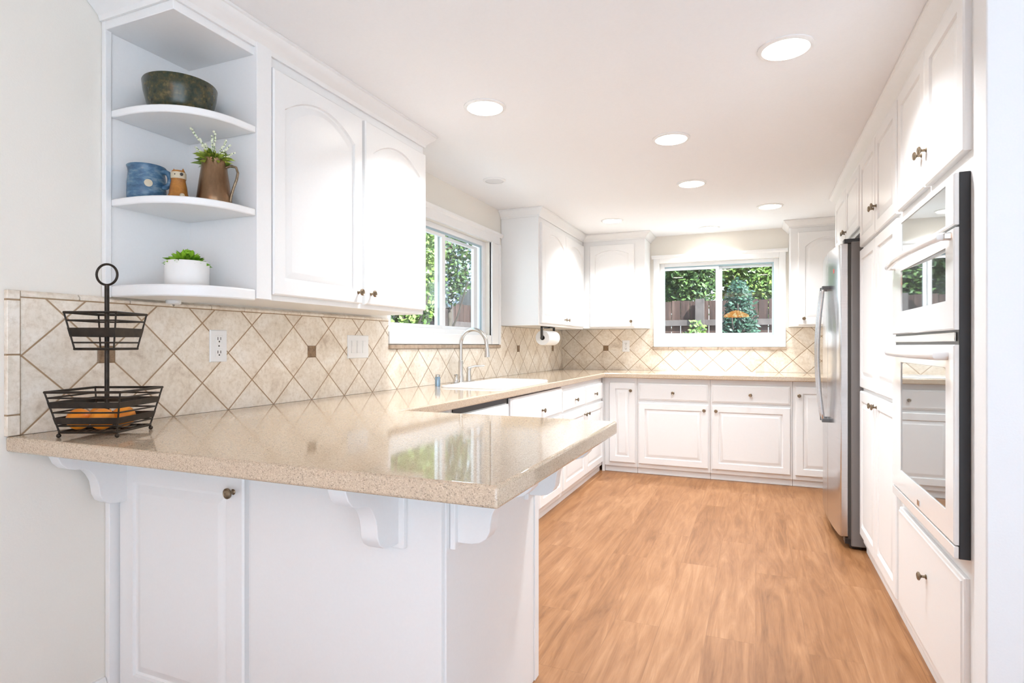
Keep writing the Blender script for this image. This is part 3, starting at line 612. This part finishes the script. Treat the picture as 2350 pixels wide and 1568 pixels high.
# ------------------------------------------------------------ ceiling lights
lamps = [(.103, 2.394, 'large recessed ceiling light at the upper right, nearest the tall cabinets'), (-1.157, 2.454, 'recessed ceiling light just right of the near left wall cabinets'),
 (-.416, 3.208, 'recessed ceiling light in the middle of the ceiling, second row'), (-.403, 4.149, 'recessed ceiling light in the middle of the ceiling, third row'),
 (.105, 5.062, 'recessed ceiling light far right, near the refrigerator'), (-1.169, 5.109, 'recessed ceiling light near the far left corner cabinets'), (-.404, 5.78, 'recessed ceiling light directly above the far window')]
def ceiling_light(x, y, label, on=True, r=.082):
    t = thing('ceiling_light', label, 'ceiling light', (x, y, ZC), 'recessed ceiling lights')
    obj('trim_ring', MB().lathe([(r+.016, -.0002), (r+.016, -.004), (r+.006, -.009), (r, -.008), (r, -.0002), (r+.016, -.0002)], (x, y, ZC), (0, 0, 1), 36, False, False), M['trim'], t, smooth=50)
    obj('lens', MB().lathe([(r-.001, -.0005), (r-.001, -.005), (r*.6, -.0075), (.002, -.0085)], (x, y, ZC), (0, 0, 1), 32), M['lamp' if on else 'lampoff'], t, smooth=50)
    if on:
        l = area('bulb_light', (0, 0, -.012), (0, 0, 0), .15, .15, LAMP_W, (.90, .95, 1), 'DISK', t); l.data.spread = R(128)
    return t
for x, y, lb in lamps: ceiling_light(x, y, lb)
ceiling_light(-1.612, 3.565, 'unlit grey round ceiling fixture above the sink window', False, .06)
# amber pendant of the dining area (seen only as a reflection in the far window)
t = thing('pendant_lamp', 'amber glass pendant lamp reflected in the far window', 'lamp', (-.39, -1.5, 1.80))
obj('shade', MB().lathe([(.03, .14), (.10, .12), (.24, .05), (.27, .0), (.265, -.005), (.235, .045), (.10, .11), (.03, .13)], (-.39, -1.5, 1.80), (0, 0, 1), 32, False, False), M['amber'], t, smooth=50)
obj('cord', MB().tube([(-.39, -1.5, 1.94), (-.39, -1.5, ZC-.012)], .004), M['brass'], t); obj('canopy', MB().lathe([(.06, -.0005), (.055, -.012), (.02, -.02)], (-.39, -1.5, ZC)), M['brass'], t)

# ------------------------------------------------------------ things on the open shelves
S1, S2, S3 = 1.9303, 1.6433, 1.3643
t = thing('bowl', 'mottled olive green ceramic bowl on the top open shelf', 'bowl', (-1.785, 1.388, S1))
obj('bowl_body', MB().lathe([(.005, .0), (.080, .0), (.086, .004), (.098, .035), (.108, .075), (.112, .108), (.110, .112), (.105, .110), (.098, .07), (.080, .02), (.005, .012)], (-1.785, 1.388, S1), n=48), M['bowl'], t, smooth=60)
def handle(name, pts, r, m, par): return obj(name, MB().tube(pts, r, 10), m, par, smooth=60)
vw = Vector((.924, .384))   # rightwards as the photographer sees it
mc = Vector((-1.853, 1.318)); t = thing('mug', 'blue glazed stoneware mug on the middle open shelf', 'mug', (mc.x, mc.y, S2))
obj('cup', MB().lathe([(.004, 0), (.050, 0), (.056, .004), (.057, .03), (.056, .06), (.053, .092), (.0545, .104), (.0575, .112), (.056, .114), (.051, .110), (.049, .09), (.052, .02), (.004, .008)], (mc.x, mc.y, S2), n=40), M['mug'], t, smooth=60)
P = []
for i in range(11):
    a = math.pi*(i/10)-math.pi/2; q = .052+.026*max(0, math.cos(a))**.7; d = vw*q; P.append((mc.x+d.x, mc.y+d.y, S2+.072+.026*math.sin(a)))
handle('handle', P, .0085, M['mug'], t)
obj('medallion', MB().lathe([(.012, 0), (.012, .003), (.006, .0045)], (mc.x+.048, mc.y-.0285, S2+.05), (.86, -.51, 0), 16), M['cream'], t, smooth=40)
oc = Vector((-1.748, 1.352)); t = thing('owl_figurine', 'small ochre owl figurine beside the blue mug on the middle shelf', 'figurine', (oc.x, oc.y, S2))
obj('figurine_body', MB().lathe([(.004, 0), (.035, 0), (.036, .008), (.028, .022), (.025, .045), (.021, .066), (.022, .072), (.022, .089), (.019, .098), (.004, .100)], (oc.x, oc.y, S2), n=28), M['ochre'], t, smooth=60)
obj('face_band', MB().lathe([(.0228, .071), (.0232, .074), (.0232, .090), (.0222, .092)], (oc.x, oc.y, S2), n=28, cap0=False, cap1=False), M['cream'], t, smooth=60)
fdir = Vector((.79, -.61))
for s in (-1, 1):
    p = oc+fdir*.0215+vw*.010*s; obj('eye', MB().sphere((p.x, p.y, S2+.083), .0052, 10, 6), M['ink'], t, smooth=60)
    p = oc+fdir*.028+vw*.012*s; obj('claw', MB().sphere((p.x, p.y, S2+.012), .008, 10, 6), M['cream'], t, smooth=60)
    p = oc+vw*.015*s; obj('ear', MB().lathe([(.006, 0), (.0005, .012)], (p.x, p.y, S2+.095), n=10), M['ochre'], t)
jc = Vector((-1.690, 1.440)); t = thing('jug', 'tall aged copper jug on the middle open shelf', 'jug', (jc.x, jc.y, S2))
obj('jug_body', MB().lathe([(.004, 0), (.055, 0), (.057, .003), (.053, .03), (.047, .078), (.041, .118), (.039, .142), (.041, .152), (.039, .153), (.037, .142), (.036, .11), (.004, .10)], (jc.x, jc.y, S2), n=40), M['copper'], t, smooth=60)
P = [(jc+vw*q, z) for q, z in ((.040, .128), (.058, .134), (.074, .128), (.080, .110), (.076, .088), (.066, .060), (.058, .034), (.054, .012))]
handle('handle', [(p.x, p.y, S2+z) for p, z in P], .0042, M['knob'], t)
random.seed(4)
def blade(b, o, d, up, L, w, n=4):
    o = Vector(o); d = Vector(d).normalized(); side = d.cross(Vector((random.uniform(-1, 1), random.uniform(-1, 1), random.uniform(-.2, 1)))).normalized(); P1 = []; P2 = []
    for i in range(n+1):
        s = i/n; ww = w*math.sin(math.pi*min(1, .12+s*.88))**.8; c = o+d*L*s+Vector((0, 0, -up*L*s*s)); P1.append(c+side*ww); P2.append(c-side*ww)
    k = len(b.v); b.v += [tuple(p) for p in P1]+[tuple(p) for p in P2]
    for i in range(n): b.f.append([k+i, k+i+1, k+n+2+i, k+n+1+i])
t = thing('fern_sprigs', 'green sprigs with pale blossom standing in the copper jug', 'plant', (jc.x, jc.y, S2+.10))
b = MB()
top = (jc.x, jc.y, S2+.144)
for i in range(210):
    a = random.uniform(0, 6.28); e = random.uniform(.1, 1.1); d = (math.cos(a)*math.cos(e), math.sin(a)*math.cos(e), math.sin(e))
    if d[1] > .5: d = (d[0], .4, d[2])
    blade(b, (top[0]+d[0]*.02, top[1]+d[1]*.02, top[2]+random.uniform(-.01, .015)), d, .3, random.uniform(.025, .056), .0052)
obj('leaves', b, M['leafj'], t)
b = MB(); b2 = MB()
for (q, z, dq) in ((-.072, .115, .0), (.0, .085, .0), (.010, .10, .01), (-.04, .078, .0), (.062, .055, .0), (.075, .03, .0), (-.055, .05, 0), (.05, .07, 0), (-.02, .06, 0)):
    e = vw*q; tip = Vector((top[0]+e.x, top[1]+e.y-.01, top[2]+z)); b.tube([top, tuple((Vector(top)+tip)/2+Vector((0, 0, .005))), tuple(tip)], [.0015, .0013, .001], 5)
    for k in range(10):
        s = .35+.65*k/9; p = Vector(top).lerp(tip, s); b2.sphere((p.x+random.uniform(-.003, .003), p.y+random.uniform(-.003, .003), p.z+random.uniform(-.003, .003)), random.uniform(.0028, .0046), 6, 4)
obj('stems', b, M['stem'], t); obj('blossom', b2, M['blossom'], t)
pc = Vector((-1.758, 1.392)); t = thing('potted_succulent', 'bright green succulent in a round white pot on the lowest open shelf', 'plant', (pc.x, pc.y, S3))
obj('pot', MB().lathe([(.004, 0), (.062, 0), (.066, .004), (.067, .082), (.065, .085), (.061, .083), (.060, .070), (.004, .068)], (pc.x, pc.y, S3), n=48), M['pot'], t, smooth=50)
obj('soil', MB().lathe([(.059, .0705), (.05, .078), (.01, .080)], (pc.x, pc.y, S3), n=24), M['soil'], t, smooth=50)
b = MB()
for i in range(150):
    a = random.uniform(0, 6.28); e = random.uniform(0.02, 1.45); d = (math.cos(a)*math.cos(e), math.sin(a)*math.cos(e), math.sin(e))
    L = .072 if e < .35 else .056
    blade(b, (pc.x+d[0]*.008, pc.y+d[1]*.008, S3+.078), d, .15, L*random.uniform(.75, 1.12), .0085)
for i in range(26):
    a = random.uniform(0, 6.28); p = (pc.x+.018*math.cos(a)*random.random(), pc.y+.018*math.sin(a)*random.random(), S3+.112+random.uniform(-.008, .012)); b.sphere(p, random.uniform(.006, .010), 8, 5, (1, 1, .55))
obj('rosette_leaves', b, M['leafs'], t)

# ------------------------------------------------------------ two-tier fruit basket
bc = Vector((-1.733, 1.113)); ua = Vector((.912, .41)); ub = Vector((-.41, .912))
def bp(a, b_, z): p = bc+ua*a+ub*b_; return (p.x, p.y, z)
t = thing('fruit_basket', 'two-tier dark bronze wire fruit basket with a ring handle on the peninsula', 'basket', (bc.x, bc.y, CT))
obj('pole', MB().tube([bp(0, 0, .928), bp(0, 0, 1.345)], .0062, 12), M['iron'], t, smooth=50)
ring = [(bc.x+.030*math.cos(2*math.pi*i/32)*.924, bc.y+.030*math.cos(2*math.pi*i/32)*.384, 1.375+.030*math.sin(2*math.pi*i/32)) for i in range(32)]
obj('ring_handle', MB().tube(ring, .0034, 8, True), M['iron'], t, smooth=50)
def basket(name, z0, z1, h0, h1, wires, bands):
    b = MB(); H = lambda z: h0+(h1-h0)*(z-z0)/(z1-z0)
    for z in wires:
        h = H(z); r = .0036 if z in (z0, z1) else .0024; c = [bp(sx*h, sy*h, z) for sx, sy in ((-1, -1), (1, -1), (1, 1), (-1, 1))]
        for i in range(4): b.tube([c[i], c[(i+1) % 4]], r, 8)
        for p in c: b.sphere(p, r, 8, 6)
    for z, hh in bands:
        P = []
        for zz, th in ((z-hh, 0), (z+hh, 0), (z+hh, .0022), (z-hh, .0022)):
            h = H(zz)+th; P.append([bp(sx*h, sy*h, zz) for sx, sy in ((-1, -1), (1, -1), (1, 1), (-1, 1))])
        P.append(P[0]); b.loft(P, False, False)
    for sx, sy in ((-1, -1), (1, -1), (1, 1), (-1, 1)):
        b.tube([bp(sx*h0, sy*h0, z0), bp(sx*h1, sy*h1, z1)], .0024, 8)
    for i in (range(-3, 4) if h0 > .06 else (0,)): s = i/4; b.tube([bp(s*h0, -h0, z0), bp(s*h0, h0, z0)], .0018, 6)
    b.tube([bp(-h0, 0, z0), bp(h0, 0, z0)], .0026, 6)
    return obj(name, b, M['iron'], t, smooth=50)
basket('lower_basket', .930, 1.042, .078, .101, (.930, .948, .985, 1.026, 1.042), ((.962, .009), (1.006, .0085)))
basket('upper_basket', 1.160, 1.262, .054, .071, (1.160, 1.178, 1.240, 1.262), ((1.207, .0125),))
for sx, sy in ((-1, -1), (1, -1), (1, 1), (-1, 1)):
    obj('foot', MB().tube([bp(sx*.078, sy*.078, .930), bp(sx*.079, sy*.079, CT+.008)], .0028, 8).sphere(bp(sx*.079, sy*.079, CT+.0062), .0062, 10, 8), M['iron'], t, smooth=50)
k = .078; r = .0305
for a, b_, lb in ((-.60, -.60, 'orange at the left front corner of the lower basket'), (.22, -.60, 'orange at the front of the lower basket, left of the pole'), (.44, .28, 'orange right of the pole in the lower basket'), (-.44, .32, 'orange at the back of the lower basket behind the others')):
    p = bp(a*k, b_*k, .9325+r); o = thing('orange', lb, 'fruit', (p[0], p[1], .9325), 'oranges in the fruit basket')
    obj('peel', MB().sphere(p, r, 24, 16, (1, 1, .97)), M['orange'], o, smooth=80)
    obj('stem_end', MB().lathe([(.0035, r*.955), (.002, r*.99)], p, (random.uniform(-.4, .4), random.uniform(-.4, .4), 1), 8), M['stem'], o)

# under-cabinet light on the underside of the shelf unit
t = thing('cabinet_light', 'small white puck light under the open shelf unit', 'light', (-1.86, 1.42, 1.3255))
obj('puck', MB().lathe([(.024, 0), (.024, -.010), (.018, -.014), (.004, -.0145)], (-1.86, 1.42, 1.3255), n=24), M['plastic'], t, smooth=50)
obj('sensor', MB().lathe([(.004, -.0145), (.003, -.017)], (-1.86, 1.42, 1.3255), n=10), M['slot'], t)

# ------------------------------------------------------------ outside
tag(obj('yard', MB().box(-14, 12, YF+.15, 22, -.12, -.02).box(-14, XL-.15, -2, YF+.15, -.12, -.02), M['yard_bounce']), 'unseen yard ground outside the windows, made pale to bounce sunlight indoors', 'yard', kind='structure')  # ground kept pale as an added reflector for the kitchen ceiling
def fence(name, label, fr, a0, a1, posts, rails, top=1.86, bw=.14, seed=1):
    random.seed(seed); t = thing(name, label, 'fence', fr((a0+a1)/2, 0, -.02)); b = MB(); a = a0
    while a < a1: h = top+random.uniform(-.012, .012); b.box(a, a+bw-.008, .0+random.uniform(0, .004), .02, -.02, h, fr); a += bw
    obj('boards', b, M['fence'], t)
    for p in posts: obj('post', MB().box(p-.065, p+.065, .062, .15, -.02, top+.02, fr), M['rail'], t, bevel=.004)
    for z in rails: obj('rail', MB().box(a0, a1, .022, .06, z-.045, z+.045, fr), M['rail'], t, bevel=.003)
fence('garden_fence', 'weathered cedar board fence behind the far window', frame('X', 9.5, -1), -4.3, 4.2, (-3.25, -.79, 1.7), (.35, 1.52), seed=2)
fence('garden_fence', 'weathered cedar board fence beyond the sink window', frame('Y', -4.6, 1), 2.0, 9.4, (3.4, 5.8, 8.2), (.35, 1.52), seed=3)
def tree(name, label, crowns, trunk, leaf, n, ls, mat_l, seed, blossom=0):
    random.seed(seed); t = thing(name, label, 'tree' if 'tree' in name else 'shrub', (trunk[0], trunk[1], -.02), 'trees beyond the fence' if 'tree' in name else None)
    if trunk[2] > 0:
        b = MB(); b.tube([(trunk[0], trunk[1], -.02), (trunk[0]+.05, trunk[1], trunk[3]*.5), (trunk[0], trunk[1]+.05, trunk[3])], [trunk[2], trunk[2]*.8, trunk[2]*.5], 10)
        for i in range(7):
            a = random.uniform(0, 6.28); s = random.uniform(.35, .9); p = (trunk[0], trunk[1], trunk[3]*s); q = random.uniform(.5, 1.0)*crowns[0][3]
            b.tube([p, (p[0]+math.cos(a)*q*.5, p[1]+math.sin(a)*q*.5, p[2]+.3), (p[0]+math.cos(a)*q, p[1]+math.sin(a)*q, p[2]+.75)], [trunk[2]*.4, trunk[2]*.25, .01], 6)
        obj('trunk', b, M['bark'], t, smooth=50)
    b = MB(); tot = sum(c[3]*c[4]*c[5] for c in crowns); bb = MB()
    for c in crowns:
        for i in range(int(n*c[3]*c[4]*c[5]/tot)):
            while 1:
                x, y, z = random.uniform(-1, 1), random.uniform(-1, 1), random.uniform(-1, 1); rr = x*x+y*y+z*z
                if .15 < rr < 1: break
            o = Vector((c[0]+x*c[3], c[1]+y*c[4], c[2]+z*c[5])); d = Vector((random.uniform(-1, 1), random.uniform(-1, 1), random.uniform(-1, .6))).normalized()
            sd = d.orthogonal().normalized(); L = ls*random.uniform(.6, 1.3); w_ = L*.28
            tgt = bb if blossom and random.random() < blossom else b
            tgt.quad([o, o+d*L*.5+sd*w_, o+d*L, o+d*L*.5-sd*w_])
    obj('foliage', b, M[mat_l], t)
    if blossom: obj('blossom', bb, M['petal'], t)
    return t
tree('garden_tree', 'dark loose tree with sky showing through, left pane of the far window', [(-2.0, 11.9, 2.9, 1.1, .6, 1.5)], (-2.0, 11.9, .11, 2.6), 0, 4200, .13, 'lf_dark', 11)
tree('garden_tree', 'dark loose tree behind the right pane of the far window', [(1.0, 12.3, 3.0, 1.1, .6, 1.5)], (1.0, 12.3, .11, 2.6), 0, 4200, .13, 'lf_dark', 12)
tree('garden_tree', 'drooping bright green tree in the middle of the far window', [(-1.05, 10.2, 2.75, .58, .5, 1.2)], (-1.05, 10.2, .06, 2.3), 0, 8500, .09, 'lf_mid', 13)
tree('garden_tree', 'lime green tree beyond the fence, behind the tall narrow blue-green shrub', [(-.02, 10.9, 2.6, .75, .4, 1.15)], (-.02, 10.9, .06, 2.0), 0, 10000, .09, 'lf_lime', 18)
tree('columnar_shrub', 'tall narrow blue-green shrub in front of the fence, right pane', [(-.21, 8.75, .9, .25, .25, 1.25)], (-.21, 8.75, .04, 1.4), 0, 6000, .07, 'lf_blue', 14)
tree('low_shrub', 'low lime green shrub at the foot of the fence post', [(-.72, 8.1, .78, .24, .2, .74)], (-.72, 8.1, .03, .5), 0, 1800, .07, 'lf_lime', 15)
tree('garden_tree', 'bright green tree outside the sink window, left pane', [(-3.85, 5.85, 2.2, .5, .6, 1.1)], (-3.85, 5.85, .07, 2.0), 0, 6500, .07, 'lf_lime', 16)
tree('garden_tree', 'tree with pale blue blossom outside the sink window, right pane', [(-3.85, 6.98, 2.55, .40, .36, .85)], (-3.85, 6.98, .05, 2.2), 0, 5000, .06, 'lf_mid', 17, .22)
tree('garden_tree', 'large dark tree far behind the side fence', [(-9.4, 10.5, 3.4, 1.8, 2.4, 2.1)], (-9.4, 10.5, .14, 3.0), 0, 5200, .26, 'lf_dark', 19)
tree('garden_tree', 'tall green tree behind the dark shed', [(-8.2, 14.4, 3.2, 1.6, 1.5, 2.2)], (-8.2, 14.4, .12, 3.0), 0, 6000, .2, 'lf_mid', 20)
t = thing('garden_shed', 'dark grey shed seen through the right pane of the sink window', 'shed', (-5.9, 10.6, -.02))
b = MB(); b.box(-7.0, -4.75, 9.35, 11.8, -.02, 2.75)
obj('walls', b, M['shed'], t); obj('roof', MB().prism([(-.15, 2.75), (2.35, 2.75), (1.1, 3.35)], 9.5, 11.9, lambda a, b_, c: (-7.0+b_, a, c)), M['shedroof'], t)
